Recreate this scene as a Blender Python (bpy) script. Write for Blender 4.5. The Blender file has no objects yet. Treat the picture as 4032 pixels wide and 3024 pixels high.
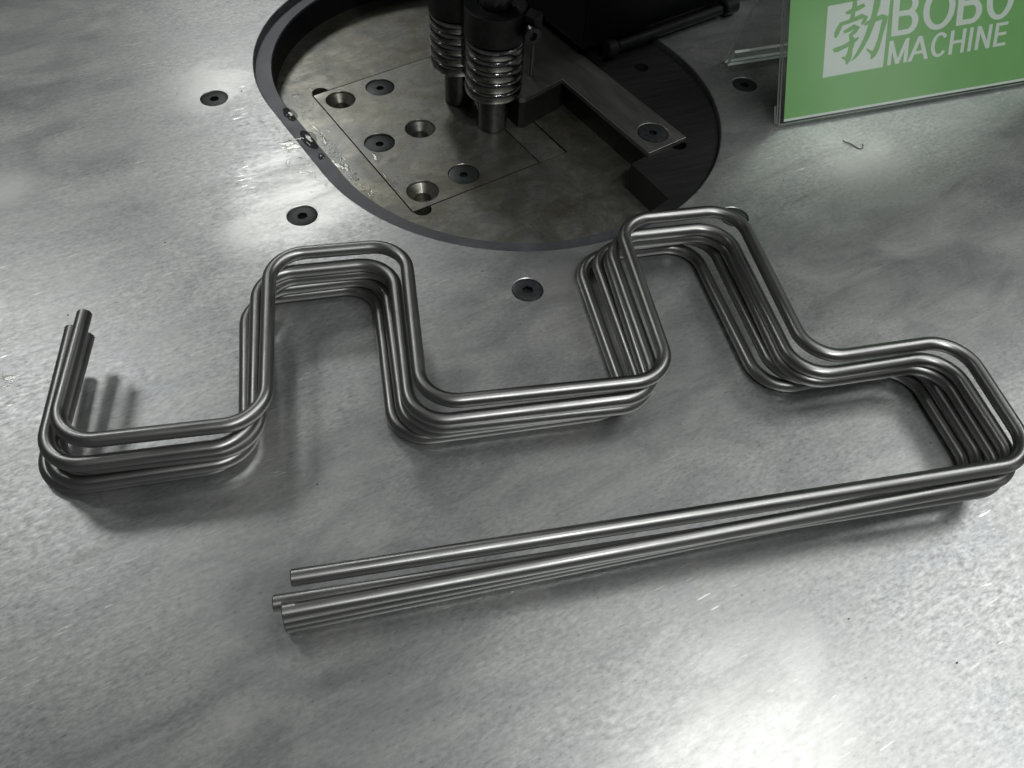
import bpy, bmesh, math, random
from mathutils import Vector, Matrix, geometry, noise

# ------------------------------------------------------------------ camera
S = bpy.context.scene
MM = 0.001
PITCH, ROLL, CAM_H, FPX = math.radians(52.65), math.radians(4.12), 379.0, 3264.0
_f = Vector((0, math.cos(PITCH), -math.sin(PITCH)))
_u = Vector((0, math.sin(PITCH), math.cos(PITCH)))
_r = Vector((1, 0, 0))
RT = _r * math.cos(ROLL) + _u * math.sin(ROLL)
UP = -_r * math.sin(ROLL) + _u * math.cos(ROLL)
cd = bpy.data.cameras.new('camera')
cd.sensor_width = 36.0
cd.lens = 36.0 * FPX / 4032.0
cd.clip_start, cd.clip_end = 0.01, 50.0
cam = bpy.data.objects.new('camera', cd)
S.collection.objects.link(cam)
mw = Matrix.Identity(4)
for i in range(3):
    mw[i][0], mw[i][1], mw[i][2] = RT[i], UP[i], -_f[i]
mw[2][3] = CAM_H * MM
cam.matrix_world = mw
S.camera = cam

# ------------------------------------------------------------------ light
w = bpy.data.worlds.new('World')
S.world = w
w.use_nodes = True
bg = w.node_tree.nodes['Background']
bg.inputs[0].default_value = (0.93, 1.0, 0.97, 1)
bg.inputs[1].default_value = 0.045

def area(name, loc, target, size, power, col=(0.985, 1.0, 0.985), size_y=None):
    l = bpy.data.lights.new(name, 'AREA')
    l.shape = 'RECTANGLE' if size_y else 'DISK'
    l.size = size
    if size_y:
        l.size_y = size_y
    l.energy = power
    l.color = col
    o = bpy.data.objects.new(name, l)
    S.collection.objects.link(o)
    o.location = loc
    d = Vector(target) - Vector(loc)
    o.rotation_euler = d.to_track_quat('-Z', 'Y').to_euler()
    return o

# hall spotlights: a cluster behind on the left, a row from the right round to the front, two overhead
for p, pw, sz in (((-1.32, 1.34, 1.66), 4.6, 0.42), ((-0.86, 2.50, 1.62), 5.8, 0.42), ((-1.62, 0.75, 1.75), 1.2, 0.2)):
    area('hall_spot_back', p, (0, .3, 0), sz, pw)
for i in range(5):
    t = i / 4
    area('hall_spot_row', (1.75 - 1.25 * t, 0.85 - 1.9 * t, 2.0), (0.2, .45, 0), 0.13, (2.6, 2.8, 4.0, 8.5, 10.5)[i])
area('hall_spot_overhead', (0.66, 0.56, 2.1), (0.15, .15, 0), 0.80, 6.4)
area('hall_spot_overhead', (1.70, 1.30, 2.0), (0.2, .2, 0), 0.6, 6.5)
area('added_sheen_light', (2.15, -0.48, 0.45), (0.27, .59, .03), 0.35, 0.6, size_y=0.5)  # unseen lamp added low on the right for the sheen on the sign

S.view_settings.view_transform = 'Standard'
S.view_settings.look = 'None'
S.view_settings.exposure = -0.1
S.view_settings.gamma = 1.0
S.render.resolution_x, S.render.resolution_y = 1024, 768

# ------------------------------------------------------------------ helpers
C = S.collection
R = random.Random(7)
CAMP = Vector((0, 0, CAM_H))
K = 4032 / 2212.0

def ray(u, v):
    return (_f + RT * ((u * K - 2016) / FPX) - UP * ((v * K - 1512) / FPX))

def at(u, v, z=0.0):                 # photo point on the horizontal plane z (mm)
    d = ray(u, v)
    return CAMP + d * ((z - CAM_H) / d.z)

def on_plane(u, v, P, n):
    d = ray(u, v)
    return CAMP + d * ((P - CAMP).dot(n) / d.dot(n))

def link(name, me, mat=None, parent=None):
    o = bpy.data.objects.new(name, me)
    C.objects.link(o)
    if mat is not None:
        me.materials.append(mat)
    if parent is not None:
        o.parent = parent
    return o

def mesh(name, V, F, mat=None, parent=None, smooth=False, org=(0, 0, 0), auto=None):
    me = bpy.data.meshes.new(name)
    o0 = Vector(org)
    me.from_pydata([tuple((Vector(v) - o0) * MM) for v in V], [], F)
    bm = bmesh.new()
    bm.from_mesh(me)
    bmesh.ops.remove_doubles(bm, verts=bm.verts, dist=1e-7)
    bmesh.ops.recalc_face_normals(bm, faces=bm.faces)
    bm.to_mesh(me)
    bm.free()
    if smooth:
        me.polygons.foreach_set('use_smooth', [True] * len(me.polygons))
        if auto:
            me.set_sharp_from_angle(angle=math.radians(auto))
    o = link(name, me, mat, parent)
    if parent is None:
        o.location = o0 * MM
    return o

def empty(name, loc):
    o = bpy.data.objects.new(name, None)
    C.objects.link(o)
    o.location = Vector(loc) * MM
    o.empty_display_size = 0.02
    return o

def tag(o, label=None, cat=None, group=None, kind=None):
    if label: o['label'] = label
    if cat: o['category'] = cat
    if group: o['group'] = group
    if kind: o['kind'] = kind
    return o

def bevel(o, wd, seg=2):
    m = o.modifiers.new('bevel', 'BEVEL')
    m.width = wd * MM
    m.segments = seg
    m.limit_method = 'ANGLE'
    m.angle_limit = math.radians(35)
    return o

def circ(x, y, r, n=40, a0=0.0):
    return [(x + r * math.cos(a0 + 2 * math.pi * i / n), y + r * math.sin(a0 + 2 * math.pi * i / n)) for i in range(n)]

def slab_data(outer, rings, ztop, zbot, outer_rings=None):
    """flat top with holes. rings: list of [(poly, z), ...(same count)] + fill flag. outer walls to zbot."""
    loops = [[Vector((x, y, 0)) for x, y in outer]] + [[Vector((x, y, 0)) for x, y in r[0][0][0]] for r in rings]
    tri = geometry.tessellate_polygon(loops)
    flat = [p for l in loops for p in l]
    V = [(p.x, p.y, ztop) for p in flat]
    F = [tuple(t) for t in tri]
    def strip(levels, start=None):
        prev = start
        for poly, z in levels:
            cur = list(range(len(V), len(V) + len(poly)))
            V.extend((x, y, z) for x, y in poly)
            if prev is not None:
                n = len(poly)
                F.extend((prev[i], prev[(i + 1) % n], cur[(i + 1) % n], cur[i]) for i in range(n))
            prev = cur
        return prev
    ob = strip([(outer, zbot)], list(range(len(outer))))
    k = len(outer)
    for lev, fill in rings:
        n = len(lev[0][0])
        last = strip(lev[1:], list(range(k, k + n)))
        if fill:
            F.append(tuple(last))
        k += n
    return V, F

def prism(name, poly, z0, z1, mat, parent=None, bev=0.0, org=(0, 0, 0)):
    n = len(poly)
    V = [(x, y, z0) for x, y in poly] + [(x, y, z1) for x, y in poly]
    F = [tuple(range(n)), tuple(range(n, 2 * n))] + [(i, (i + 1) % n, n + (i + 1) % n, n + i) for i in range(n)]
    o = mesh(name, V, F, mat, parent, org=org)
    if bev:
        bevel(o, bev)
    return o

def lathe(name, prof, mat, parent=None, n=48, smooth=True, org=(0, 0, 0), c=(0, 0), auto=40):
    """prof: (r, z) from bottom to top; closed with caps when r>0 at ends"""
    V, F = [], []
    for r, z in prof:
        V += [(c[0] + r * math.cos(2 * math.pi * i / n), c[1] + r * math.sin(2 * math.pi * i / n), z) for i in range(n)]
    for k in range(len(prof) - 1):
        F += [(k * n + i, k * n + (i + 1) % n, (k + 1) * n + (i + 1) % n, (k + 1) * n + i) for i in range(n)]
    F.append(tuple(range(n)))
    F.append(tuple(range((len(prof) - 1) * n, len(prof) * n)))
    return mesh(name, V, F, mat, parent, smooth=smooth, org=org, auto=auto)

def rod_between(name, a, b, r, mat, parent=None, n=24, ch=0.5, org=(0, 0, 0), hole=0.0):
    a, b = Vector(a), Vector(b)
    d = (b - a)
    L = d.length
    q = d.to_track_quat('Z', 'Y').to_matrix()
    prof = [(r - ch, 0), (r, ch), (r, L - ch), (r - ch, L)]
    if hole:
        prof += [(hole, L), (hole, L - hole * 1.1)]
    V, F = [], []
    for rr, z in prof:
        V += [tuple(a + q @ Vector((rr * math.cos(2 * math.pi * i / n), rr * math.sin(2 * math.pi * i / n), z))) for i in range(n)]
    for k in range(len(prof) - 1):
        F += [(k * n + i, k * n + (i + 1) % n, (k + 1) * n + (i + 1) % n, (k + 1) * n + i) for i in range(n)]
    F.append(tuple(range(n)))
    F.append(tuple(range((len(prof) - 1) * n, len(prof) * n)))
    return mesh(name, V, F, mat, parent, smooth=True, org=org, auto=40)

# ------------------------------------------------------------------ materials
class NT:
    def __init__(s, name):
        s.m = bpy.data.materials.new(name)
        s.m.use_nodes = True
        s.t = s.m.node_tree
        s.b = s.t.nodes['Principled BSDF']
        s.tc = None
    def add(s, typ, **kw):
        n = s.t.nodes.new(typ)
        for k, v in kw.items():
            setattr(n, k, v)
        return n
    def ln(s, a, b):
        s.t.links.new(a, b)
    def put(s, sock, v):
        if hasattr(v, 'is_output') or isinstance(v, bpy.types.NodeSocket):
            s.ln(v, sock)
        else:
            sock.default_value = v
    def coord(s, kind='Object', rot=0.0, scale=(1, 1, 1), loc=(0, 0, 0)):
        if s.tc is None:
            s.tc = s.add('ShaderNodeTexCoord')
        mp = s.add('ShaderNodeMapping')
        s.ln(s.tc.outputs[kind], mp.inputs['Vector'])
        if rot:                                   # turn first, then stretch
            mp.vector_type = 'TEXTURE'
            mp.inputs['Rotation'].default_value = (0, 0, rot)
            mp.inputs['Scale'].default_value = tuple(1 / c for c in scale)
        else:
            mp.inputs['Scale'].default_value = scale
        mp.inputs['Location'].default_value = loc
        return mp.outputs[0]
    def noise(s, vec, scale, detail=4, rough=0.55, dist=0.0):
        n = s.add('ShaderNodeTexNoise')
        s.ln(vec, n.inputs['Vector'])
        n.inputs['Scale'].default_value = scale
        n.inputs['Detail'].default_value = detail
        n.inputs['Roughness'].default_value = rough
        n.inputs['Distortion'].default_value = dist
        return n.outputs['Fac']
    def rng(s, v, a, b, c=0.0, d=1.0, smooth=False):
        n = s.add('ShaderNodeMapRange')
        if smooth:
            n.interpolation_type = 'SMOOTHSTEP'
        n.clamp = True
        s.put(n.inputs[0], v)
        for i, x in enumerate((a, b, c, d)):
            n.inputs[i + 1].default_value = x
        return n.outputs[0]
    def math(s, op, a, b=0.0):
        n = s.add('ShaderNodeMath', operation=op)
        s.put(n.inputs[0], a)
        s.put(n.inputs[1], b)
        return n.outputs[0]
    def mix(s, f, a, b, typ='MIX'):
        n = s.add('ShaderNodeMix', data_type='RGBA', blend_type=typ)
        s.put(n.inputs[0], f)
        s.put(n.inputs[6], a if not isinstance(a, tuple) else (*a, 1)[:4])
        s.put(n.inputs[7], b if not isinstance(b, tuple) else (*b, 1)[:4])
        return n.outputs[2]
    def bump(s, h, strength, dist=0.001):
        n = s.add('ShaderNodeBump')
        n.inputs['Strength'].default_value = strength
        n.inputs['Distance'].default_value = dist
        s.ln(h, n.inputs['Height'])
        return n.outputs[0]
    def spot(s, x, y, r0, r1, wob=None):
        """1 inside r0 falling to 0 at r1 (mm) round a place of the surface, edge broken up by wob"""
        if s.tc is None:
            s.tc = s.add('ShaderNodeTexCoord')
        n = s.add('ShaderNodeVectorMath', operation='DISTANCE')
        s.ln(s.tc.outputs['Object'], n.inputs[0])
        n.inputs[1].default_value = (x * MM, y * MM, 0)
        d = n.outputs['Value']
        if wob is not None:
            d = s.math('ADD', d, s.math('MULTIPLY', s.math('SUBTRACT', wob, 0.5), 1.6 * r1 * MM))
        return s.rng(d, r0 * MM, r1 * MM, 1.0, 0.0, True)
    def set(s, **kw):
        names = dict(col='Base Color', metal='Metallic', rough='Roughness', normal='Normal', ior='IOR',
                     trans='Transmission Weight', coat='Coat Weight', coatr='Coat Roughness', aniso='Anisotropic',
                     spec='Specular IOR Level')
        for k, v in kw.items():
            if isinstance(v, tuple):
                v = (*v, 1)[:4]
            s.put(s.b.inputs[names[k]], v)
        return s.m

def m_table():
    s = NT('lapped_steel_table')
    base = s.coord('Object')
    str_ = s.coord('Object', rot=math.radians(33), scale=(0.5, 1, 1))
    brush = s.coord('Object', rot=math.radians(31), scale=(0.03, 1, 1))
    n_big = s.noise(base, 6, 5, 0.6, 0.6)
    n_mid = s.noise(str_, 30, 6, 0.62, 0.8)
    n_zone = s.rng(s.noise(base, 9, 4, 0.6, 0.5), 0.40, 0.60, 0.5, 1.1)
    n_fine = s.noise(str_, 360, 5, 0.68)
    n_spk = s.noise(str_, 640, 3, 0.6)
    n_br = s.noise(brush, 700, 4, 0.6)
    scr = s.coord('Object', rot=math.radians(30), scale=(0.11, 1, 1))
    n_scr = s.rng(s.noise(scr, 560, 2, 0.5), 0.67, 0.73)
    scr_zone = s.rng(s.noise(base, 14, 3), 0.48, 0.60)
    scratch = s.math('MULTIPLY', n_scr, scr_zone)
    # rubbed patches round fixings and worn places, lamp glare painted into their lighter tone
    pol_glare = None
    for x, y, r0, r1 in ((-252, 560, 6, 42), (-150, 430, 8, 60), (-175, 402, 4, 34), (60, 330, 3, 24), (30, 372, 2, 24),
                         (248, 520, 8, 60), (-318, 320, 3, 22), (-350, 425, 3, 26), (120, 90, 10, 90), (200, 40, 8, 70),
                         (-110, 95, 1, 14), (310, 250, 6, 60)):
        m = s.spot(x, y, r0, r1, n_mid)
        pol_glare = m if pol_glare is None else s.math('MAXIMUM', pol_glare, m)
    stain = s.rng(n_big, 0.34, 0.66)
    col = s.mix(stain, (0.36, 0.37, 0.376), (0.47, 0.475, 0.475))
    col = s.mix(s.math('MULTIPLY', s.rng(n_mid, 0.42, 0.66), 0.6), col, (0.55, 0.547, 0.53))
    col = s.mix(s.math('MULTIPLY', s.rng(n_mid, 0.42, 0.28), 0.45), col, (0.30, 0.305, 0.305))
    stv = s.coord('Object', rot=math.radians(35), scale=(0.07, 1, 1), loc=(0.3, 0.1, 0))
    n_stk = s.math('MULTIPLY', s.rng(s.noise(stv, 55, 4, 0.55, 0.3), 0.58, 0.72), s.rng(n_big, 0.42, 0.58))
    col = s.mix(s.math('MULTIPLY', n_stk, 0.5), col, (0.27, 0.275, 0.275))
    g = s.math('MULTIPLY', s.rng(n_fine, 0.36, 0.64, -0.5, 0.5), n_zone)          # grain
    g2 = s.math('MULTIPLY', s.rng(n_spk, 0.35, 0.65, -0.5, 0.5), n_zone)
    gg = s.math('ADD', 1.0, s.math('ADD', s.math('ADD', s.math('MULTIPLY', g, 0.30), s.math('MULTIPLY', s.rng(n_br, 0.3, 0.7, -0.5, 0.5), 0.12)), s.math('MULTIPLY', g2, 0.26)))
    cmb = s.add('ShaderNodeCombineColor')
    for i in range(3):
        s.ln(gg, cmb.inputs[i])
    col = s.mix(1.0, col, cmb.outputs[0], 'MULTIPLY')
    col = s.mix(s.math('MULTIPLY', s.rng(n_spk, 0.34, 0.27), 0.5), col, (0.12, 0.12, 0.12))
    col = s.mix(s.math('MULTIPLY', pol_glare, 0.6), col, (0.72, 0.715, 0.69))
    col = s.mix(s.math('MULTIPLY', scratch, 0.85), col, (0.9, 0.9, 0.88))
    ro = s.rng(n_mid, 0.25, 0.75, 0.35, 0.45)
    ro = s.math('ADD', ro, s.math('MULTIPLY', g, -0.06))
    ro = s.math('SUBTRACT', ro, s.math('MULTIPLY', pol_glare, 0.03))
    ro = s.math('SUBTRACT', ro, s.math('MULTIPLY', scratch, 0.12))
    h = s.math('ADD', s.math('MULTIPLY', n_fine, 0.5), s.math('ADD', s.math('MULTIPLY', n_br, 0.15), s.math('MULTIPLY', n_spk, 0.4)))
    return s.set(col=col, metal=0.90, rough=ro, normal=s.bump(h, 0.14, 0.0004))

def m_rod():
    s = NT('bright_drawn_steel')
    # UV: x round the bar, y along it in metres -> drawing lines run lengthwise
    st = s.coord('UV', scale=(60, 5, 1))
    mo = s.coord('UV', scale=(3, 26, 1))
    n1 = s.noise(st, 1.0, 3, 0.6)
    n2 = s.noise(mo, 1.0, 5, 0.6)
    n3 = s.noise(s.coord('Object'), 700, 3, 0.6)
    col = s.mix(s.rng(n1, 0.3, 0.7), (0.265, 0.265, 0.26), (0.37, 0.37, 0.362))
    col = s.mix(s.math('MULTIPLY', s.rng(n2, 0.5, 0.7), 0.4), col, (0.20, 0.20, 0.195))
    ro = s.math('ADD', s.rng(n2, 0.3, 0.7, 0.29, 0.41), s.rng(n1, 0.3, 0.7, -0.04, 0.05))
    h = n1
    return s.set(col=col, metal=1.0, rough=ro, normal=s.bump(h, 0.03, 0.0003))

def m_oily(name, warm=1.0, c0=(0.21, 0.213, 0.20), wet=0.3):
    s = NT(name)
    base = s.coord('Object')
    st = s.coord('Object', rot=math.radians(40), scale=(0.35, 1, 1))
    n1 = s.noise(base, 24, 6, 0.62, 1.2)
    n2 = s.noise(st, 95, 5, 0.6, 0.8)
    n3 = s.noise(base, 420, 3, 0.6)
    n4 = s.noise(base, 11, 4, 0.6, 0.6)
    col = s.mix(s.math('MULTIPLY', s.rng(n1, 0.42, 0.60), 0.6 * warm), c0, (0.20, 0.187, 0.13))
    col = s.mix(s.math('MULTIPLY', s.rng(n2, 0.5, 0.72), 0.5), col, (0.38, 0.375, 0.33))
    col = s.mix(s.math('MULTIPLY', s.rng(n4, 0.52, 0.64), 0.5), col, (0.13, 0.125, 0.095))
    n5 = s.noise(base, 17, 5, 0.55, 1.6)          # dried tide marks with a rim
    tide = s.rng(n5, 0.545, 0.565)
    rimm = s.math('MULTIPLY', s.rng(n5, 0.52, 0.55), s.rng(n5, 0.575, 0.56))
    col = s.mix(s.math('MULTIPLY', tide, 0.22), col, (0.18, 0.172, 0.14))
    col = s.mix(s.math('MULTIPLY', rimm, 0.22), col, (0.12, 0.112, 0.08))
    n6 = s.noise(base, 70, 6, 0.7, 0.6)
    col = s.mix(s.math('MULTIPLY', s.rng(n6, 0.52, 0.66), 0.45), col, (0.36, 0.35, 0.285))
    col = s.mix(s.math('MULTIPLY', s.rng(n6, 0.46, 0.32), 0.4), col, (0.13, 0.12, 0.085))
    col = s.mix(s.math('MULTIPLY', s.rng(n3, 0.45, 0.30), 0.35), col, (0.06, 0.06, 0.05))
    ro = s.math('ADD', s.rng(n1, 0.35, 0.65, 0.48, 0.34), s.math('MULTIPLY', tide, -0.03))
    h = s.math('ADD', n2, s.math('MULTIPLY', n3, 0.4))
    return s.set(col=col, metal=0.85, rough=ro, normal=s.bump(h, 0.2, 0.0005), coat=wet, coatr=0.16)

def m_simple(name, col, metal=0.0, rough=0.4, var=0.25, scale=120, bump=0.08, spec=None, stretch=None, rot=0.0):
    s = NT(name)
    b = s.coord('Object', rot=rot, scale=stretch or (1, 1, 1))
    n = s.noise(b, scale, 5, 0.6)
    c = s.mix(s.rng(n, 0.3, 0.7), tuple(x * (1 - var) for x in col), tuple(min(1, x * (1 + var)) for x in col))
    r = s.rng(n, 0.3, 0.7, max(0.03, rough - 0.06), rough + 0.06)
    m = s.set(col=c, metal=metal, rough=r, normal=s.bump(n, bump, 0.0005))
    if spec is not None:
        s.b.inputs['Specular IOR Level'].default_value = spec
    return m

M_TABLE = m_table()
M_ROD = m_rod()
M_CUT = m_simple('sawn_steel_end', (0.42, 0.41, 0.39), 1.0, 0.35, 0.3, 900)
M_FLOOR = m_oily('oily_recess_steel', 1.0)
M_PLATE = m_oily('oily_plate_steel', 0.8, (0.255, 0.256, 0.242))
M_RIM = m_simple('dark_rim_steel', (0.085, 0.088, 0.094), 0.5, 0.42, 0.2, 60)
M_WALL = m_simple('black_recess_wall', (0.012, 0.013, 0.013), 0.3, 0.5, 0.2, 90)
M_SCREW = m_simple('black_oxide_screw', (0.038, 0.04, 0.042), 0.5, 0.4, 0.3, 300)
M_WORN = m_simple('worn_screw_edge', (0.06, 0.06, 0.06), 0.9, 0.35, 0.4, 400)
M_SOCKET = m_simple('screw_socket_black', (0.01, 0.01, 0.01), 0.2, 0.5, 0.2, 300)
M_BRACKET = m_simple('ground_bracket_steel', (0.21, 0.21, 0.195), 0.85, 0.40, 0.12, 160, 0.1, stretch=(0.15, 1, 1), rot=math.radians(-53))
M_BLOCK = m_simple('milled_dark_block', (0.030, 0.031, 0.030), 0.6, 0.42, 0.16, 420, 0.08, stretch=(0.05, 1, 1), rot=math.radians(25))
M_CHROME = m_simple('polished_roller_steel', (0.34, 0.34, 0.34), 1.0, 0.16, 0.2, 200, 0.05)
M_PIN = m_simple('dark_pin_steel', (0.13, 0.13, 0.13), 0.9, 0.3, 0.2, 200)
M_COLLAR = m_simple('black_oxide_collar', (0.06, 0.061, 0.061), 0.6, 0.42, 0.2, 200)
M_HOUSE = m_simple('black_machine_paint', (0.005, 0.0055, 0.0055), 0.0, 0.5, 0.2, 80, spec=0.12)
M_TUBE = m_simple('dark_linkage_steel', (0.008, 0.008, 0.009), 0.0, 0.6, 0.2, 200, spec=0.2)

def m_clear(name, ior, tint, rough=0.02):
    """thin clear body: light passes straight through, the surface mirrors by Fresnel"""
    s = NT(name)
    t = s.t
    t.nodes.remove(s.b)
    out = [n for n in t.nodes if n.type == 'OUTPUT_MATERIAL'][0]
    tr = s.add('ShaderNodeBsdfTransparent')
    tr.inputs[0].default_value = (*tint, 1)
    gl = s.add('ShaderNodeBsdfGlossy')
    n = s.noise(s.coord('Object'), 60, 3)
    s.ln(s.rng(n, 0.3, 0.7, rough, rough + 0.03), gl.inputs['Roughness'])
    lw = s.add('ShaderNodeLayerWeight')          # Schlick, the same from both sides of the thin body
    lw.inputs['Blend'].default_value = 0.5
    f0 = ((ior - 1) / (ior + 1)) ** 2
    fr = s.math('ADD', f0, s.math('MULTIPLY', s.math('POWER', lw.outputs['Facing'], 5.0), 1 - f0))
    mx = s.add('ShaderNodeMixShader')
    s.ln(fr, mx.inputs[0])
    s.ln(tr.outputs[0], mx.inputs[1])
    s.ln(gl.outputs[0], mx.inputs[2])
    s.ln(mx.outputs[0], out.inputs[0])
    return s.m
M_ACRYL = m_clear('clear_acrylic', 1.49, (0.90, 0.93, 0.91), 0.13)
M_ACRYL_EDGE = m_simple('sawn_acrylic_edge', (0.93, 0.96, 0.93), 0.0, 0.35, 0.15, 60, 0.1)
M_WATER = m_clear('cutting_fluid', 1.47, (0.90, 0.905, 0.88), 0.01)
M_POOL = m_clear('dirty_cutting_fluid', 1.47, (0.48, 0.49, 0.47), 0.01)
M_GREEN = m_simple('green_print', (0.29, 0.56, 0.22), 0.0, 0.4, 0.06, 30, 0.0)
M_WHITE = m_simple('white_print', (0.93, 0.93, 0.92), 0.0, 0.4, 0.02, 30, 0.0)
M_CHIP = m_simple('curled_swarf', (0.16, 0.15, 0.14), 0.8, 0.4, 0.2, 300)

# ------------------------------------------------------------------ machine frame of reference (mm)
E1 = Vector((math.cos(math.radians(-53)), math.sin(math.radians(-53)), 0))
E2 = Vector((math.cos(math.radians(37)), math.sin(math.radians(37)), 0))
def ab(a, b):
    p = E1 * a + E2 * b
    return (p.x, p.y)
CA, CB, CBB, RAD = -455.0, -545.0, 325.0, 160.0

def stadium(r, n=56):
    pts = []
    for i in range(n + 1):
        t = -math.pi / 2 + math.pi * i / n          # near end, left side -> right side
        pts.append(ab(CA + r * math.cos(t), CBB + r * math.sin(t)))
    for i in range(n + 1):
        t = math.pi / 2 + math.pi * i / n
        pts.append(ab(CB + r * math.cos(t), CBB + r * math.sin(t)))
    return pts

# ------------------------------------------------------------------ table with its opening
Z_RIM, Z_FLOOR = -5.0, -28.0
FS = (CAM_H - Z_FLOOR) / (CAM_H + 18.0)      # floor places were first read on a plane 18 mm down
SCREWS = [(-241.3, 541.2, 10.0), (-148.2, 418.2, 10.0), (5.6, 364.9, 10.0), (170.6, 611.1, 10.0), (144.8, 448.3, 10.0)]
outer = [(-1500, -900), (1500, -900), (1500, 2000), (-1500, 2000)]
rings = [([(stadium(RAD + 0.9), 0), (stadium(RAD + 0.3), -0.25), (stadium(RAD), -0.9), (stadium(RAD), Z_RIM - 1.0)], False)]
for x, y, r in SCREWS:
    rings.append(([(circ(x, y, r + 0.45), 0), (circ(x, y, r), -0.35), (circ(x, y, r - 0.1), -1.4), (circ(x, y, r * .55), -6)], True))
V, F = slab_data(outer, rings, 0.0, -30.0)
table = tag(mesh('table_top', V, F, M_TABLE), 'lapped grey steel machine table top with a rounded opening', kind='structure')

def screw(x, y, r, ztop, parent, sock=0.37, rot=0.0, org=(0, 0, 0)):
    n = 48
    hexp = []
    rh = r * sock
    for i in range(n):
        t = 2 * math.pi * i / n
        k = rh * math.cos(math.pi / 6) / math.cos(((t) % (math.pi / 3)) - math.pi / 6)
        hexp.append((x + k * math.cos(t + rot), y + k * math.sin(t + rot)))
    lev = [(circ(x, y, r - 2.2, n, rot), ztop - 3.2), (circ(x, y, r - .15, n, rot), ztop - 0.75), (circ(x, y, r, n, rot), ztop - 0.5),
           (circ(x, y, r - .12, n, rot), ztop - 0.12), (circ(x, y, r - 0.55, n, rot), ztop), (hexp, ztop)]
    V, F = [], []
    for k, (p, z) in enumerate(lev):
        V += [(a, b, z) for a, b in p]
        if k:
            F += [((k - 1) * n + i, (k - 1) * n + (i + 1) % n, k * n + (i + 1) % n, k * n + i) for i in range(n)]
    F.append(tuple(range(n)))
    o = mesh('screw', V, F, M_SCREW, parent, smooth=True, auto=30, org=org)
    o.data.materials.append(M_WORN)                # bevel rubbed bright
    oz = org[2]
    for p in o.data.polygons:
        if p.center.z / MM + oz > ztop - 0.34 and p.center.z / MM + oz < ztop - 0.01:
            p.material_index = 1
    V = [(a, b, ztop) for a, b in hexp] + [(a, b, ztop - 2.6) for a, b in hexp]
    F = [(i, (i + 1) % n, n + (i + 1) % n, n + i) for i in range(n)] + [tuple(range(n, 2 * n))]
    mesh('hex_socket', V, F, M_SOCKET, o, org=org)
    return o
for i, (x, y, r) in enumerate(SCREWS):
    screw(x, y, r - 0.45, -0.5, table, 0.39, rot=0.4 + 0.7 * i)

# rim ledge, wall and floor of the opening
RW = 13.0
n = len(stadium(RAD))
lev = [(stadium(RAD - .01), Z_RIM - .9), (stadium(RAD - .01), Z_RIM), (stadium(RAD - RW + .5), Z_RIM), (stadium(RAD - RW), Z_RIM - .5), (stadium(RAD - RW), Z_RIM - 2)]
def strips(lev):
    V, F = [], []
    for k, (p, z) in enumerate(lev):
        m = len(p)
        V += [(a, b, z) for a, b in p]
        if k:
            F += [((k - 1) * m + i, (k - 1) * m + (i + 1) % m, k * m + (i + 1) % m, k * m + i) for i in range(m)]
    return V, F
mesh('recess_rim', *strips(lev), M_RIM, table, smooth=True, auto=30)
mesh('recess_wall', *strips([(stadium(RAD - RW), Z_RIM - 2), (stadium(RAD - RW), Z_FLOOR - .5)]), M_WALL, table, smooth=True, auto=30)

# plate in its pocket: corners measured on the floor plane
TL, BL, BR, TR = [Vector((x * FS, y * FS, 0)) for x, y in ((-176.1, 579.6), (-78.8, 450.3), (8.2, 515.6), (-90.8, 646.6))]
LONG = (BL - TL).normalized()
SHORT = Vector((-LONG.y, LONG.x, 0))
GAP = 1.1
def bump_arc(p, out, side, r, n=14):
    """half round relief outside an edge: from p going along side"""
    c = p + side * (r + 1.0)
    return [c - side * (r * math.cos(math.pi * i / n)) + out * (r * math.sin(math.pi * i / n)) for i in range(n + 1)]
KEYW = 26.0
p_bl, p_tl = BL + LONG * GAP - SHORT * GAP, TL - LONG * GAP - SHORT * GAP
p_br = BR + LONG * GAP + SHORT * (KEYW + GAP)
p_tr = TR - LONG * GAP + SHORT * (KEYW + GAP)
pocket = [p_bl] + bump_arc(p_bl, LONG, SHORT, 7.0) + [p_br, p_tr] + list(reversed(bump_arc(p_tl, -LONG, SHORT, 7.0))) + [p_tl]
pocket = [(p.x, p.y) for p in pocket]
V, F = slab_data(stadium(RAD - RW + .4), [([(pocket, Z_FLOOR), (pocket, Z_FLOOR - 16)], True)], Z_FLOOR, Z_FLOOR - 22)
floor_ = mesh('recess_floor', V, F, M_FLOOR, table)

plate = empty('die_plate', (*(TL + BR).xy * .5, Z_FLOOR - 14))
tag(plate, 'oily rectangular steel plate with countersunk holes set flush in the recess floor', 'plate')
PO = plate.location / MM
HOLES = [(x * FS, y * FS) for x, y in ((-153.7, 577.0), (-85.9, 546.9), (-74.9, 473.2))]
PSCR = [(x * FS, y * FS) for x, y in ((-125.2, 598.2), (-114.4, 525.7), (-47.0, 495.9))]
rings = []
for x, y in HOLES:
    rings.append(([(circ(x, y, 12.3), Z_FLOOR), (circ(x, y, 11.9), Z_FLOOR - .5), (circ(x, y, 11.7), Z_FLOOR - 1.8), (circ(x, y, 6.4), Z_FLOOR - 7.0), (circ(x, y, 6.4), Z_FLOOR - 13)], True))
for x, y in PSCR:
    rings.append(([(circ(x, y, 12.2), Z_FLOOR), (circ(x, y, 11.9), Z_FLOOR - .3), (circ(x, y, 11.7), Z_FLOOR - 2.2), (circ(x, y, 6.6), Z_FLOOR - 7)], True))
V, F = slab_data([(p.x, p.y) for p in (TL, BL, BR, TR)], rings, Z_FLOOR, Z_FLOOR - 14)
mesh('plate_body', V, F, M_PLATE, plate, smooth=True, auto=25, org=PO)
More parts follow.
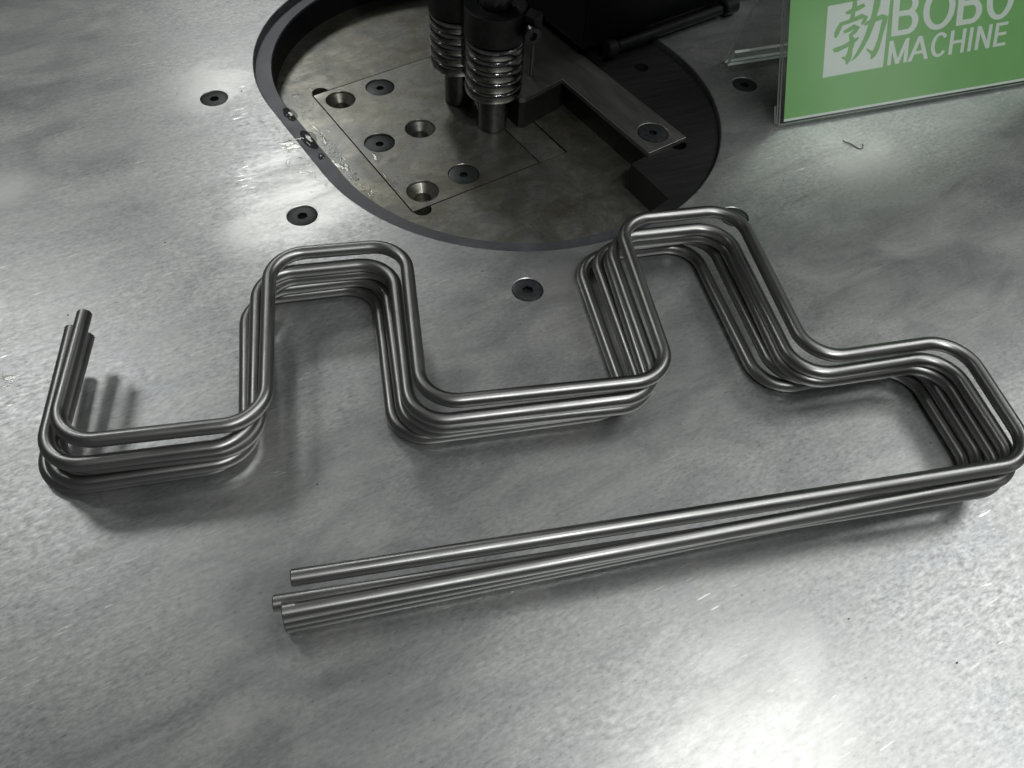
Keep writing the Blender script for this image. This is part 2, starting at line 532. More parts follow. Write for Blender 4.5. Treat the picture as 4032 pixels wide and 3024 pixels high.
for i, (x, y) in enumerate(PSCR):
    screw(x, y, 11.55, Z_FLOOR - (0.9, 1.3, 0.7)[i], plate, 0.30, 0.2 + .6 * i, org=PO)

# narrow key plate beside it
k0 = BR + SHORT * 1.2
key = [k0, k0 + SHORT * (KEYW - 1.6), k0 + SHORT * (KEYW - 1.6) - LONG * 62, k0 - LONG * 62]
kp = prism('key_plate', [(p.x, p.y) for p in key], Z_FLOOR - 14, Z_FLOOR - .1, M_PLATE, bev=0.3, org=(k0.x, k0.y, Z_FLOOR - 14))
tag(kp, 'small dark steel key plate beside the roller pins in the recess', 'plate')

# milled block on the right side of the opening, with the relief holes of the bracket's pocket
c1 = ab(CA, CBB)
blk = [(76.1, 504.5), (101.7, 468.1), (90.4, 455.7)]
for i in range(24):
    t = math.radians(-45.5 + (37 + 45.5) * i / 23)
    blk.append((c1[0] + (RAD - .25) * math.cos(t), c1[1] + (RAD - .25) * math.sin(t)))
e = Vector((*blk[-1], 0)) - E1 * 88
blk += [(e.x, e.y), (-20, 745), (-60, 712), (30, 601), (91.4, 518.6)]
V, F = slab_data(blk, [([(circ(112.3, 532, 6.5), -4.8), (circ(112.3, 532, 6.3), -16)], True),
                       ([(circ(88.2, 633, 6.0), -4.8), (circ(88.2, 633, 5.8), -16)], True)], -4.8, Z_FLOOR - .4)
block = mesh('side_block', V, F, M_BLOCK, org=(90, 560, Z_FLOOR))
tag(block, 'dark milled steel block filling the shaded side of the opening', 'block')

# L-shaped bracket
br = empty('bracket_arm', (60, 570, -4.7))
tag(br, 'grey ground steel L shaped arm with one black countersunk screw', 'bracket')
BO = br.location / MM
bp = [(118.3, 536.3), (88.9, 513.5), (22.5, 601.3), (-5.8, 571.1), (-10.5, 571), (-82, 666), (-40, 712), (7.9, 679.2)]
bs = (93.0, 539.3)
V, F = slab_data(bp, [([(circ(*bs, 12.2), -1.0), (circ(*bs, 11.9), -1.3), (circ(*bs, 11.7), -2.4), (circ(*bs, 6), -4.5)], True)], -1.0, -4.75)
bevel(mesh('arm_plate', V, F, M_BRACKET, br, org=BO), 0.45)
lower = [(21.9, 601.0), (-5.8, 571.6), (-10.3, 571.5), (-81, 665), (-40, 710), (29.8, 618)]
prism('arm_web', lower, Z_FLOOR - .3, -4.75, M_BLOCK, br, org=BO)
screw(*bs, 11.6, -1.2, br, 0.29, 0.3, org=BO)
dw = at(1146.5, 162, -1.0)
rod_between('dowel_pin', (dw.x, dw.y, -1.2), (dw.x, dw.y, 38), 1.9, M_BRACKET, br, org=BO)

# ------------------------------------------------------------------ forming rollers
def roller(x, y, label, clamp):
    t = empty('forming_roller', (x, y, Z_FLOOR))
    tag(t, label, 'roller', 'ribbed rollers standing in the recess')
    H = -Z_FLOOR
    lathe('pin', [(10.9, 0.2), (11.7, 1.0), (11.7, 4 + H), (11.7, 6 + H)], M_PIN, t)
    z0, pitch = 4 + H, 8.9
    sl = lathe('sleeve', [(19.4, z0 + .3), (20.0, z0 + .8), (20.0, z0 + 45.5), (19.4, z0 + 46)], M_CHROME, t)
    for k in range(5):
        zc = z0 + .6 + pitch * (k + .5)
        prof = [(20.2, zc - pitch * .495)] + [(20.2 + 2.1 * math.cos(a) ** .45, zc + pitch * .48 * math.sin(a)) for a in
                [math.radians(-88 + 16 * j) for j in range(12)]] + [(20.2, zc + pitch * .495)]
        lathe('rib', prof, M_CHROME, sl)
    lathe('collar', [(20.6, 49.8 + H), (22.4, 50.4 + H), (22.8, 50.8 + H), (22.8, 72.6 + H), (22.1, 73.4 + H), (13.5, 73.4 + H), (13, 72.4 + H)], M_COLLAR, t)
    lathe('shaft', [(11.6, 72.4 + H), (11.6, 80 + H), (12.6, 80.4 + H), (12.6, 86 + H), (11.0, 86.6 + H), (11.0, 179.5 + H)], M_PIN, t)
    if clamp:
        d = Vector((0.86, -0.5, 0))
        s2 = Vector((0.5, 0.86, 0))
        c = d * 21 + s2 * 9
        poly = [c - s2 * 6, c + d * 11 - s2 * 6, c + d * 11 + s2 * 5, c + s2 * 5]
        prism('clamp_lug', [(p.x, p.y) for p in poly], 57 + H, 71.5 + H, M_COLLAR, t, bev=.8)
        a = d * 25.5 + s2 * 4
        rod_between('clamp_screw', (a.x, a.y, 60.5 + H), (a.x + 4.5, a.y - 9.5, 61 + H), 6.4, M_PIN, t, hole=3.0)
    return t
roller(-31.1, 572.1, 'ribbed polished roller with clamp screw collar, the one before the bracket corner', True)
roller(-61.3, 604.9, 'ribbed polished roller half hidden behind the clamped roller', False)

# ------------------------------------------------------------------ machine housing
L0 = Vector((104.9, 659.7, 0))
hd = Vector((math.cos(math.radians(37.6)), math.sin(math.radians(37.6)), 0))
hn = Vector((-hd.y, hd.x, 0))
def hp(t, b, z=0):
    p = L0 + hd * t + hn * b
    return Vector((p.x, p.y, z))
ho = empty('machine_housing', hp(80, 100, 0))
tag(ho, 'tall matt black machine housing at the edge of the opening', 'machine')
HO = ho.location / MM
def hbox(name, t0, t1, b0, b1, z0, z1, mat, bev=1.0):
    return prism(name, [tuple(hp(*q).xy) for q in ((t0, b0), (t1, b0), (t1, b1), (t0, b1))], z0, z1, mat, ho, bev, org=HO)
hbox('housing_body', -72, 300, 16, 260, 9, 420, M_HOUSE, 2)
hbox('housing_foot', -30, 290, 22, 250, 0.05, 9, M_HOUSE, 0.5)
hbox('unseen_shade_head', -236, 60, -120, 15.5, 180, 420, M_HOUSE, 2)  # unseen head above the rollers, added and enlarged to shade the recess
rod_between('linkage_tube', hp(-42, 8, 8), hp(74, 8, 8), 4.0, M_TUBE, ho, org=HO)
rod_between('tube_knuckle', hp(-54, 8, 8), hp(-44, 8, 8), 6.5, M_TUBE, ho, org=HO, ch=1.2)
rod_between('tube_knuckle', hp(77, 8, 8), hp(92, 8, 8), 6.5, M_TUBE, ho, org=HO, ch=1.2)
rod_between('tube_bolt', hp(-49, 8, 8), hp(-49, 22, 8), 3.0, M_TUBE, ho, org=HO)
rod_between('tube_bolt', hp(84, 8, 8), hp(84, 22, 8), 3.0, M_TUBE, ho, org=HO)

# ------------------------------------------------------------------ acrylic sign stand
SA = Vector((191.0, 553.2, 0))
ang = math.radians(21.3)
SE = Vector((math.cos(ang), math.sin(ang), 0))
SN = Vector((-SE.y, SE.x, 0))
SZ = Vector((0, 0, 1))
WID = 262.0
def sp(x, b, z):
    return SA + SE * x + SN * b + SZ * z
st = empty('sign_stand', sp(WID / 2, 45, 0))
tag(st, 'clear acrylic tent stand with a leaning front and a back leg', 'sign stand')
SO = st.location / MM
def sheet(name, a, b, th, x0, x1, parent, mat, org, bev=0.25):
    """flat sheet from (back,z) a to b, thickness towards its back side"""
    d = Vector((b[0] - a[0], b[1] - a[1])).normalized()
    nrm = Vector((d.y, -d.x))
    cs = [(a[0], a[1]), (b[0], b[1]), (b[0] + nrm.x * th, b[1] + nrm.y * th), (a[0] + nrm.x * th, a[1] + nrm.y * th)]
    V = [tuple(sp(x0, *c)) for c in cs] + [tuple(sp(x1, *c)) for c in cs]
    F = [(0, 1, 2, 3), (4, 5, 6, 7)] + [(i, (i + 1) % 4, 4 + (i + 1) % 4, 4 + i) for i in range(4)]
    o = mesh(name, V, F, mat, parent, org=org)
    if mat == M_ACRYL:                            # sawn edges are frosted
        o.data.materials.append(M_ACRYL_EDGE)
        for p in o.data.polygons:
            if abs((p.normal).dot(SE)) > .9 or p.area < WID * 3.0 * MM * MM:
                p.material_index = 1
    if bev and mat != M_ACRYL:
        bevel(o, bev, 2)
    return o
SL = Vector((39.2, 80.5)).normalized()           # slope of the front panel in (back, up)
SNB = Vector((SL.y, -SL.x))                      # pointing behind the panel
FT = 122.0
def fp(q, off):                                  # distance up the slope, distance behind the front face
    return (SL.x * q + SNB.x * off, SL.y * q + SNB.y * off)
sheet('front_sheet', fp(3.2, 0), fp(FT, 0), 1.8, 0, WID, st, M_ACRYL, SO)
sheet('back_sheet', fp(3.2, 3.2), fp(FT, 3.2), 1.8, 0, WID, st, M_ACRYL, SO)
# folded bottom edge joining both sheets
arc = []
cq, co = 3.4, 2.5
for i in range(9):
    t = math.pi * i / 8
    arc.append(fp(cq - 2.5 * math.sin(t), co - 2.5 * math.cos(t)))
for i in range(8, -1, -1):
    t = math.pi * i / 8
    arc.append(fp(cq - .7 * math.sin(t), co - .7 * math.cos(t)))
V = [tuple(sp(0, *c)) for c in arc] + [tuple(sp(WID, *c)) for c in arc]
k = len(arc)
F = [tuple(range(k)), tuple(range(k, 2 * k))] + [(i, (i + 1) % k, k + (i + 1) % k, k + i) for i in range(k)]
mesh('folded_edge', V, F, M_ACRYL, st, org=SO)

sheet('back_hem', fp(2.4, 5.6), fp(16, 6.6), 1.8, 0, WID, st, M_ACRYL, SO)
apex = fp(FT - 1, 5.2)
sheet('leg_sheet', (93.0, 0.4), (apex[0] + .8, apex[1]), 2.8, 0, WID, st, M_ACRYL, SO)
sheet('leg_hem', (88.2, 0.5), (82.0, 15.5), 2.4, 0, WID, st, M_ACRYL, SO)

card = empty('printed_card', sp(WID / 2, *fp(6.5, 2.4)))
tag(card, 'green and white printed card held inside the clear stand', 'card')
KO = card.location / MM
sheet('fold_highlight', fp(4.6, 2.35), fp(6.45, 2.35), 0.3, 5.0, WID - 5, card, M_WHITE, KO, 0)  # bright line of the acrylic fold, painted as a white strip
sheet('green_sheet', fp(6.5, 2.35), fp(FT - 2, 2.35), 0.3, 5.0, WID - 5, card, M_GREEN, KO, 0)
n3 = -(SN * SNB.x + SZ * SNB.y)                  # towards the viewer
P_ink = sp(0, *fp(0, 2.30))
P_ink2 = sp(0, *fp(0, 2.24))
def ink(u, v, P=P_ink):
    return on_plane(u, v, P, n3)
z6 = lambda x, y: (1755.5 + x * .20634, y * .20634)
sq = [ink(*z6(*q)) for q in ((160, 65), (105, 815), (735, 700), (818, -62))]
mesh('white_square', [tuple(p) for p in sq], [(0, 1, 2, 3)], M_WHITE, card, org=KO)

STROKES = [
    [(447, -20, 20), (440, 60, 24), (425, 130, 22), (412, 205, 24)],
    [(348, 140, 13), (395, 122, 22), (460, 92, 24), (545, 50, 19)],
    [(285, 255, 20), (350, 236, 20), (430, 206, 21), (520, 168, 26), (556, 180, 26), (540, 222, 20), (512, 256, 10)],
    [(300, 250, 20), (270, 305, 25), (248, 355, 24), (236, 395, 12)],
    [(325, 338, 16), (385, 310, 21), (440, 276, 24), (474, 284, 24), (446, 325, 20), (405, 362, 18), (388, 380, 16)],
    [(388, 366, 14), (410, 400, 26), (412, 450, 28), (392, 530, 24), (378, 590, 32), (364, 640, 22), (352, 676, 6)],
    [(385, 612, 18), (340, 612, 20), (303, 602, 6)],
    [(215, 532, 18), (250, 522, 26), (320, 492, 21), (400, 450, 23), (445, 420, 18), (484, 392, 8)],
    [(540, 262, 9), (590, 234, 20), (660, 202, 24), (735, 172, 26), (785, 185, 18)],
    [(762, 185, 28), (745, 250, 27), (722, 330, 22), (700, 420, 22), (670, 510, 26), (632, 578, 26), (608, 618, 6)],
    [(640, 566, 22), (600, 540, 16), (562, 510, 5)],
    [(685, -30, 34), (672, 50, 34), (650, 140, 28), (615, 260, 30), (570, 380, 26), (515, 490, 22), (455, 585, 16), (402, 642, 4)],
]
V, F = [], []
for stn, s_ in enumerate(STROKES):
    base = len(V)
    m = len(s_)
    Pk = sp(0, *fp(0, 2.24 - 0.002 * stn))
    for i, (x, y, hw) in enumerate(s_):
        a, b = s_[max(0, i - 1)], s_[min(m - 1, i + 1)]
        t = Vector((b[0] - a[0], b[1] - a[1])).normalized()
        for sg in (-1, 1):
            V.append(tuple(ink(*z6(x - t.y * hw * sg, y + t.x * hw * sg), Pk)))
    F += [(base + 2 * i, base + 2 * i + 1, base + 2 * i + 3, base + 2 * i + 2) for i in range(m - 1)]
mesh('brush_character', V, F, M_GREEN, card, org=KO)

def letter_quads(ch, x0, x1, hx, hy):
    """strokes of a sans capital as lists of quads in (fraction of word, fraction of cap height)"""
    wd = x1 - x0
    def para(xa, ya, xb, yb, k=1.0):             # stroke with level ends
        return [[(xa - hx * k, ya), (xa + hx * k, ya), (xb + hx * k, yb), (xb - hx * k, yb)]]
    def bar(xa, xb, y):
        return [[(xa, y - hy), (xb, y - hy), (xb, y + hy), (xa, y + hy)]]
    def arc(cx, cy, rx, ry, a0, a1, n=28):
        out = []
        for i in range(n):
            t0, t1 = [math.radians(a0 + (a1 - a0) * (i + k) / n) for k in (0, 1)]
            q = [((rx + d * hx), (ry + d * hy)) for d in (-1, 1)]
            out.append([(cx + q[0][0] * math.cos(t0), cy + q[0][1] * math.sin(t0)), (cx + q[1][0] * math.cos(t0), cy + q[1][1] * math.sin(t0)),
                        (cx + q[1][0] * math.cos(t1), cy + q[1][1] * math.sin(t1)), (cx + q[0][0] * math.cos(t1), cy + q[0][1] * math.sin(t1))])
        return out
    L, Rr, cx = x0 + hx, x1 - hx, (x0 + x1) / 2
    if ch == 'I': return [para(cx, 0, cx, 1)]
    if ch == 'H': return [para(L, 0, L, 1), para(Rr, 0, Rr, 1), bar(L, Rr, .5)]
    if ch == 'N': return [para(L, 0, L, 1), para(Rr, 0, Rr, 1), para(Rr, 0, L, 1, 1.12)]
    if ch == 'M': return [para(L, 0, L, 1), para(Rr, 0, Rr, 1), para(cx, 0, L, 1, 1.0), para(cx, 0, Rr, 1, 1.0)]
    if ch == 'A': return [para(L, 0, cx, 1, 1.05), para(Rr, 0, cx, 1, 1.05), bar(L + .2 * wd, Rr - .2 * wd, .33)]
    if ch == 'E': return [para(L, 0, L, 1), bar(L, x1, hy), bar(L, x1 - .06 * wd, .52), bar(L, x1 - .02 * wd, 1 - hy)]
    if ch == 'C': return [arc(cx, .5, wd / 2 - hx, .515 - hy, 38, 322, 40)]
    if ch == 'O': return [arc(cx, .5, wd / 2 - hx, .515 - hy, 0, 360, 48)]
    if ch == 'B':
        out = [para(L, 0, L, 1)]
        for y0, y1, xr in ((hy, .53, x1), (.53, 1 - hy, x1 - .05 * wd)):
            ry = (y1 - y0) / 2
            xm = x0 + .58 * wd
            out += [bar(L, xm, y0), bar(L, xm, y1), arc(xm, (y0 + y1) / 2, xr - hx - xm, ry, -90, 90, 20)]
        return out

def word(text, spans, bl, brt, tl, hx, hy):
    A, B, Dd = ink(*z6(*bl)), ink(*z6(*brt)), ink(*z6(*tl))
    for ch, (f0, f1) in zip(text, spans):
        V, F = [], []
        for si, quads in enumerate(letter_quads(ch, f0, f1, hx, hy)):
            for q in quads:
                k = len(V)
                for fx, fy in q:
                    V.append(tuple(A + (B - A) * fx + (Dd - A) * fy + n3 * (0.002 * si)))
                F.append((k, k + 1, k + 2, k + 3))
        mesh('letter', V, F, M_WHITE, card, org=KO)
word('BOBO', ((0, .212), (.245, .506), (.526, .735), (.767, 1.0)), (820, 385), (2085, 176), (852, -52), .0255, .064)
word('MACHINE', ((0, .162), (.168, .336), (.352, .492), (.507, .638), (.669, .698), (.731, .860), (.890, .998)), (778, 686), (2015, 471), (806, 430), .0150, .064)

# ------------------------------------------------------------------ the five bent rods
D = 7.8
RODS = [
 [(-233.6, 289.5), (-219.5, 205.7), (-121.0, 228.3), (-145.9, 343.3), (-69.6, 360.7), (-44.9, 245.3), (84.9, 274.0), (58.0, 395.0), (133.3, 414.1), (161.4, 293.5), (247.9, 316.7), (266.7, 237.7), (-90.3, 147.2)],
 [(-241.2, 284.6), (-224.3, 196.3), (-126.1, 220.3), (-152.3, 334.8), (-76.3, 353.3), (-49.9, 238.0), (79.7, 268.5), (51.8, 386.9), (126.7, 406.0), (156.2, 286.9), (242.7, 311.5), (262.4, 233.0), (-92.6, 134.4)],
 [(-236.7, 286.4), (-223.1, 199.7), (-125.9, 222.2), (-151.3, 337.3), (-75.3, 354.8), (-50.9, 239.2), (78.1, 267.8), (51.4, 388.8), (126.7, 407.9), (155.0, 287.4), (241.7, 310.8), (260.6, 231.9), (-99.6, 141.2)],
 [(-243.4, 277.9), (-226.6, 194.7), (-129.0, 220.7), (-157.7, 335.2), (-82.2, 355.8), (-53.7, 240.8), (75.1, 273.2), (44.8, 392.9), (120.2, 414.5), (151.9, 294.6), (236.7, 320.1), (257.7, 240.8), (-95.2, 136.8)],
 [(-250.1, 278.5), (-233.3, 196.0), (-135.7, 222.2), (-164.0, 335.1), (-87.9, 355.2), (-60.2, 241.6), (67.1, 273.9), (35.5, 391.8), (111.4, 412.7), (144.5, 294.3), (232.6, 321.2), (254.3, 242.2), (-96.0, 137.6)],
]
def fillet(pts, r, n=14):
    out = [Vector(pts[0])]
    for i in range(1, len(pts) - 1):
        p, a, b = Vector(pts[i]), Vector(pts[i - 1]), Vector(pts[i + 1])
        d1, d2 = (a - p).normalized(), (b - p).normalized()
        half = d1.angle(d2) / 2
        t = r / math.tan(half)
        c = p + (d1 + d2).normalized() * (r / math.sin(half))
        s0, s1 = p + d1 * t - c, p + d2 * t - c
        tot = s0.angle_signed(s1)
        for k in range(n + 1):
            out.append(c + Matrix.Rotation(-tot * k / n, 2) @ s0)
    out.append(Vector(pts[-1]))
    return out

def tube(path, z, r, ns=28):
    # cut long straights so that shading stays even, then sweep
    P = [path[0]]
    for q in path[1:]:
        d = (q - P[-1]).length
        m = max(1, int(d / 12))
        p0 = P[-1]
        P += [p0 + (q - p0) * (k / m) for k in range(1, m + 1)]
    V, F, UV = [], [], []
    L = 0.0
    rows = []
    for i, p in enumerate(P):
        t = (P[min(i + 1, len(P) - 1)] - P[max(i - 1, 0)]).normalized()
        nrm = Vector((-t.y, t.x))
        if i:
            L += (p - P[i - 1]).length
        rows.append((p, t, nrm, L, r))
    ch = 0.45
    p, t, nrm, l, _ = rows[0]
    rows[0] = (p + t * ch, t, nrm, l, r)
    rows.insert(0, (p, t, nrm, l, r - ch))
    p, t, nrm, l, _ = rows[-1]
    rows[-1] = (p - t * ch, t, nrm, l, r)
    rows.append((p, t, nrm, l, r - ch))
    for p, t, nrm, l, rr in rows:
        for k in range(ns):
            a = 2 * math.pi * k / ns
            q = p + nrm * (rr * math.cos(a))
            V.append((q.x, q.y, z + rr * math.sin(a)))
    for i in range(len(rows) - 1):
        for k in range(ns):
            F.append((i * ns + k, i * ns + (k + 1) % ns, (i + 1) * ns + (k + 1) % ns, (i + 1) * ns + k))
            UV.append([(k / ns, rows[i][3] * MM), ((k + 1) / ns, rows[i][3] * MM), ((k + 1) / ns, rows[i + 1][3] * MM), (k / ns, rows[i + 1][3] * MM)])
    return V, F, UV, rows

ROD_LABELS = ['bent round steel rod lying on top of the stack of bent rods',
              'bent round steel rod directly under the topmost one of the stack',
              'bent round steel rod in the middle of the stack, third from the table',
              'bent round steel rod just above the lowest one of the stack',
              'bent round steel rod at the bottom of the stack, resting on the table']
for k, pts in enumerate(RODS):
    z = D / 2 + D * (4 - k) + 0.05
    V, F, UV, rows = tube(fillet(pts, 20.5), z, D / 2)
    me = bpy.data.meshes.new('bent_rod')
    o0 = Vector((0, 260, z - D / 2))
    me.from_pydata([tuple((Vector(v) - o0) * MM) for v in V], [], F)
    uvl = me.uv_layers.new(name='UVMap')
    off = 0.37 * k
    flat = [c for f in UV for (a, b) in f for c in (a + off, b + off * 3)]
    uvl.data.foreach_set('uv', flat)
    me.polygons.foreach_set('use_smooth', [True] * len(me.polygons))
    o = link('bent_rod', me, M_ROD)
    me.set_sharp_from_angle(angle=math.radians(30))
    o.location = o0 * MM
    tag(o, ROD_LABELS[k], 'rod', 'bent steel rods stacked on the table')
    ns = 28
    for ri in (0, len(rows) - 1):
        p, t, nrm, l, rr = rows[ri]
        cap = [(p.x + nrm.x * rr * math.cos(2 * math.pi * i / ns), p.y + nrm.y * rr * math.cos(2 * math.pi * i / ns), z + rr * math.sin(2 * math.pi * i / ns)) for i in range(ns)]
        mesh('cut_end', cap, [tuple(range(ns))], M_CUT, o, org=o0)

# ------------------------------------------------------------------ spilt cutting fluid
def blob(outline_r, cx, cy, z, h, n=26, seed=0, stretch=(1, 1), rot=0.0):
    """low dome with an uneven outline; returns verts, faces (relative index 0)"""
    rr = random.Random(seed)
    ph = [rr.uniform(0, 6.28) for _ in range(4)]
    am = [rr.uniform(.05, .22) / (j * .7 + 1) for j in range(4)]
    V, F = [], []
    prof = [(1.0, -0.02), (.985, .22), (.92, .5), (.78, .76), (.5, .94), (.2, 1.0)]
    cr, sr = math.cos(rot), math.sin(rot)
    for f, zz in prof:
        for i in range(n):
            t = 2 * math.pi * i / n
            r = outline_r * f * (1 + sum(am[j] * math.sin((j + 2) * t + ph[j]) for j in range(4)))
            x, y = r * math.cos(t) * stretch[0], r * math.sin(t) * stretch[1]
            V.append((cx + x * cr - y * sr, cy + x * sr + y * cr, z + h * zz))
    for k in range(len(prof) - 1):
        F += [(k * n + i, k * n + (i + 1) % n, (k + 1) * n + (i + 1) % n, (k + 1) * n + i) for i in range(n)]
    F.append(tuple((len(prof) - 1) * n + i for i in range(n)))
    return V, F

def drops(name, zones, z, label, skip=None):
    V, F = [], []
    rr = random.Random(len(name) * 31 + len(zones))
    for (u, v, su, sv, slope, cnt, r0, r1) in zones:
        for _ in range(cnt):
            a = rr.gauss(0, 1)
            p = at(u + a * su, v + a * slope + rr.gauss(0, 1) * sv, z)
            r = r0 + (r1 - r0) * rr.random() ** 2.2
            if skip and not skip(p, r):
                continue
            n = 12 if r < 1.6 else 18
            v_, f_ = blob(r, p.x, p.y, z, r * rr.uniform(.14, .3) if r < 2 else r * .12, n, rr.randrange(9999), (1, rr.uniform(.6, 1)), rr.uniform(0, 3))
            k = len(V)
            V += v_
            F += [tuple(k + i for i in f) for f in f_]
    o = mesh(name, V, F, M_WATER, smooth=True)
    tag(o, label, 'droplets', kind='stuff')
    return o

def sd(p):                       # signed distance to the opening's edge (mm, positive outside)
    a, b = p.dot(E1), p.dot(E2)
    aa = max(CB, min(CA, a))
    return math.hypot(a - aa, b - CBB) - RAD
def in_plate(p, m=0):
    d = p - TL
    return -m < d.dot(LONG) < 166 + m and -m < d.dot(SHORT) < 111.5 + m
def near_hole(p, m):
    return any((p.x - x) ** 2 + (p.y - y) ** 2 < (12.5 + m) ** 2 for x, y in HOLES + PSCR)

drops('table_droplets', [(620, 300, 26, 14, 18, 70, .5, 2.0), (640, 340, 24, 10, 10, 30, .4, 1.4), (690, 388, 26, 6, 14, 24, .3, 1.1), (700, 405, 18, 5, -6, 14, .4, 1.5),
                         (20, 828, 12, 10, 4, 20, .3, 1.2)], 0.02,
      'scattered clear fluid droplets on the table beside the opening', lambda p, r: sd(p) > r + 1.2)
drops('floor_droplets', [(700, 300, 30, 9, 34, 130, .45, 1.6), (745, 360, 34, 8, 38, 130, .45, 1.6), (640, 160, 22, 14, -8, 34, .4, 1.2), (650, 225, 18, 18, 12, 40, .4, 1.4),
                         (800, 412, 32, 8, 24, 50, .3, 1.0)], Z_FLOOR + .02,
      'scattered clear fluid droplets on the recess floor along the plate edge', lambda p, r: sd(p) < -RW - 2 - r and not in_plate(p, 2.5 + r))
drops('plate_droplets', [(770, 265, 26, 10, 26, 22, .4, 1.2), (800, 320, 14, 6, 12, 22, .4, 1.6), (850, 395, 22, 6, 24, 40, .3, 1.2), (930, 330, 60, 40, 10, 16, .3, .8)], Z_FLOOR + .02,
      'scattered clear fluid droplets lying on the oily steel plate', lambda p, r: in_plate(p, -1.5 - r) and not near_hole(p, r))

def puddle(name, u, v, z, r, h, label, seed, stretch=(1, 1), rot=0.0, cat='puddle'):
    c = at(u, v, z)
    V, F = blob(r, c.x, c.y, z, h, 36, seed, stretch, rot)
    o = mesh(name, V, F, M_POOL if z == Z_RIM + .01 else M_WATER, smooth=True, org=(c.x, c.y, z))
    return tag(o, label, cat, 'small pools of cutting fluid')
A53 = math.radians(-53)
puddle('fluid_puddle', 627, 247, Z_RIM + .01, 6.0, 1.5, 'small fluid pool on the dark rim, further up towards the half hidden hole', 3, (1.3, .85), A53)
puddle('fluid_puddle', 668, 301, Z_RIM + .01, 6.2, 1.6, 'larger elongated fluid pool on the dark rim beside the plate edge', 9, (1.9, .85), A53)
puddle('fluid_puddle', 694, 338, Z_RIM + .01, 2.4, .8, 'tiny fluid pool on the dark rim below the elongated one', 5, (1.5, .9), A53)
puddle('fluid_puddle', 634, 318, .02, 5.2, .35, 'irregular fluid pool on the table just outside the rim', 12, (1.3, .7), 0.5)
puddle('fluid_puddle', 645, 300, .02, 4.2, .3, 'flat fluid pool on the table between rim and screw', 21, (1.5, .5), 0.3)
puddle('fluid_puddle', 622, 352, .02, 2.6, .25, 'narrow fluid streak on the table towards the shiny screw', 17, (1.8, .45), 1.9)
puddle('fluid_puddle', 923, 241, Z_FLOOR + .02, 3.4, .6, 'single fluid drop on the plate beside the roller pin', 30, (1.1, .8), .4)
puddle('fluid_puddle', 815, 338, Z_FLOOR + .02, 5.5, .35, 'fluid pool on the plate edge below a black screw', 33, (1.3, .7), A53)
c = at(838, 386, Z_FLOOR)
puddle('fluid_puddle', 838, 388, Z_FLOOR + .02, 3.6, .4, 'long thin fluid bead along the edge of the plate', 41, (4.2, .35), A53)

# thin wet smears: nobody could count them
def film(name, zones, z, label, ok):
    V, F = [], []
    rr = random.Random(77 + int(-z))
    for u, v, su, sv, cnt, r0, r1, rot in zones:
        for _ in range(cnt):
            a, b = rr.gauss(0, 1), rr.gauss(0, 1)
            p = at(u + a * su, v + b * sv, z)
            r = rr.uniform(r0, r1)
            if not ok(p, r * 1.6):
                continue
            v_, f_ = blob(r, p.x, p.y, z, .10 + .02 * rr.random(), 30, rr.randrange(9999), (rr.uniform(1.2, 2.2), rr.uniform(.35, .8)), rot + rr.uniform(-.3, .3))
            k = len(V)
            V += v_
            F += [tuple(k + i for i in f) for f in f_]
    return tag(mesh(name, V, F, M_WATER, smooth=True), label, 'fluid film', kind='stuff')
film('table_fluid_film', [(640, 318, 16, 16, 9, 2.0, 4.5, .35), (668, 372, 16, 12, 6, 1.0, 2.4, .35), (14, 822, 8, 6, 4, 1.5, 3.2, .3)], 0.025,
     'thin wet smears on the bare table next to the rim', lambda p, r: sd(p) > r + 1.0)
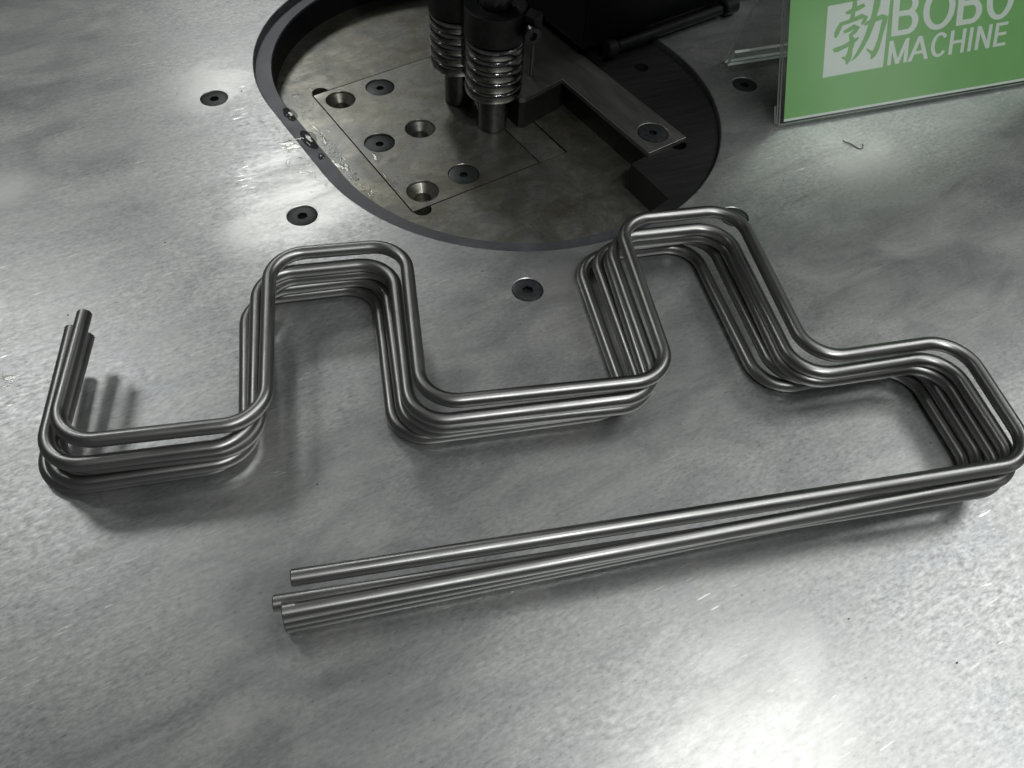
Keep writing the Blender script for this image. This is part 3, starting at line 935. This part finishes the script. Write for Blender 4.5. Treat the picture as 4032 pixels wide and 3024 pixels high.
film('floor_fluid_film', [(690, 290, 10, 16, 7, 1.6, 3.2, A53), (745, 362, 12, 14, 9, 1.4, 3.0, A53), (660, 200, 12, 14, 4, 1.5, 3.0, A53), (812, 425, 12, 10, 5, 1.2, 2.4, A53)], Z_FLOOR + .025,
     'thin wet smears on the recess floor along the plate', lambda p, r: sd(p) < -RW - 1.5 - r and not in_plate(p, 2 + r * .6))
film('plate_fluid_film', [(800, 318, 10, 14, 5, 1.5, 3.4, A53), (850, 400, 8, 12, 6, 1.0, 2.4, A53), (890, 440, 5, 5, 3, 1.0, 2.0, A53)], Z_FLOOR + .025,
     'thin wet smears on the steel plate along its lit edge', lambda p, r: in_plate(p, -1.2 - r * .6) and not near_hole(p, r * .7))

# ------------------------------------------------------------------ curled chip on the table
pts = [at(*q, 0.5) for q in ((1821, 303), (1827, 308), (1834, 309), (1841, 312), (1848, 317), (1857, 321), (1863, 320), (1865, 315), (1862, 312))]
V, F = [], []
ns = 6
for i, p in enumerate(pts):
    t = (pts[min(i + 1, len(pts) - 1)] - pts[max(i - 1, 0)]).normalized()
    nrm = Vector((-t.y, t.x, 0))
    for k in range(ns):
        a = 2 * math.pi * k / ns
        q = p + nrm * (.3 * math.cos(a)) + Vector((0, 0, .3 * math.sin(a) + .15 * math.sin(i)))
        V.append(tuple(q))
for i in range(len(pts) - 1):
    F += [(i * ns + k, i * ns + (k + 1) % ns, (i + 1) * ns + (k + 1) % ns, (i + 1) * ns + k) for k in range(ns)]
F += [tuple(range(ns)), tuple(range((len(pts) - 1) * ns, len(pts) * ns))]
tag(mesh('metal_chip', V, F, M_CHIP, smooth=True, org=tuple(pts[4])), 'thin dark curled metal chip on the bare table before the sign', 'chip')

# ------------------------------------------------------------------ grit on the table
V, F = [], []
rr = random.Random(4)
for i in range(16):
    p = at(rr.uniform(0, 2212), rr.uniform(30, 1650), 0)
    if sd(p) < 4 or abs(p.x) > 420 or p.y > 700:
        continue
    r = rr.uniform(.25, .6) if i % 9 else rr.uniform(.5, .65)
    v_, f_ = blob(r, p.x, p.y, .02, r * .8, 8, i, (1.3, .7), rr.uniform(0, 3))
    k = len(V)
    V += v_
    F += [tuple(k + j for j in f) for f in f_]
tag(mesh('grit_specks', V, F, M_CHIP, smooth=True), 'tiny dark grit specks strewn over the steel table', 'grit', kind='stuff')
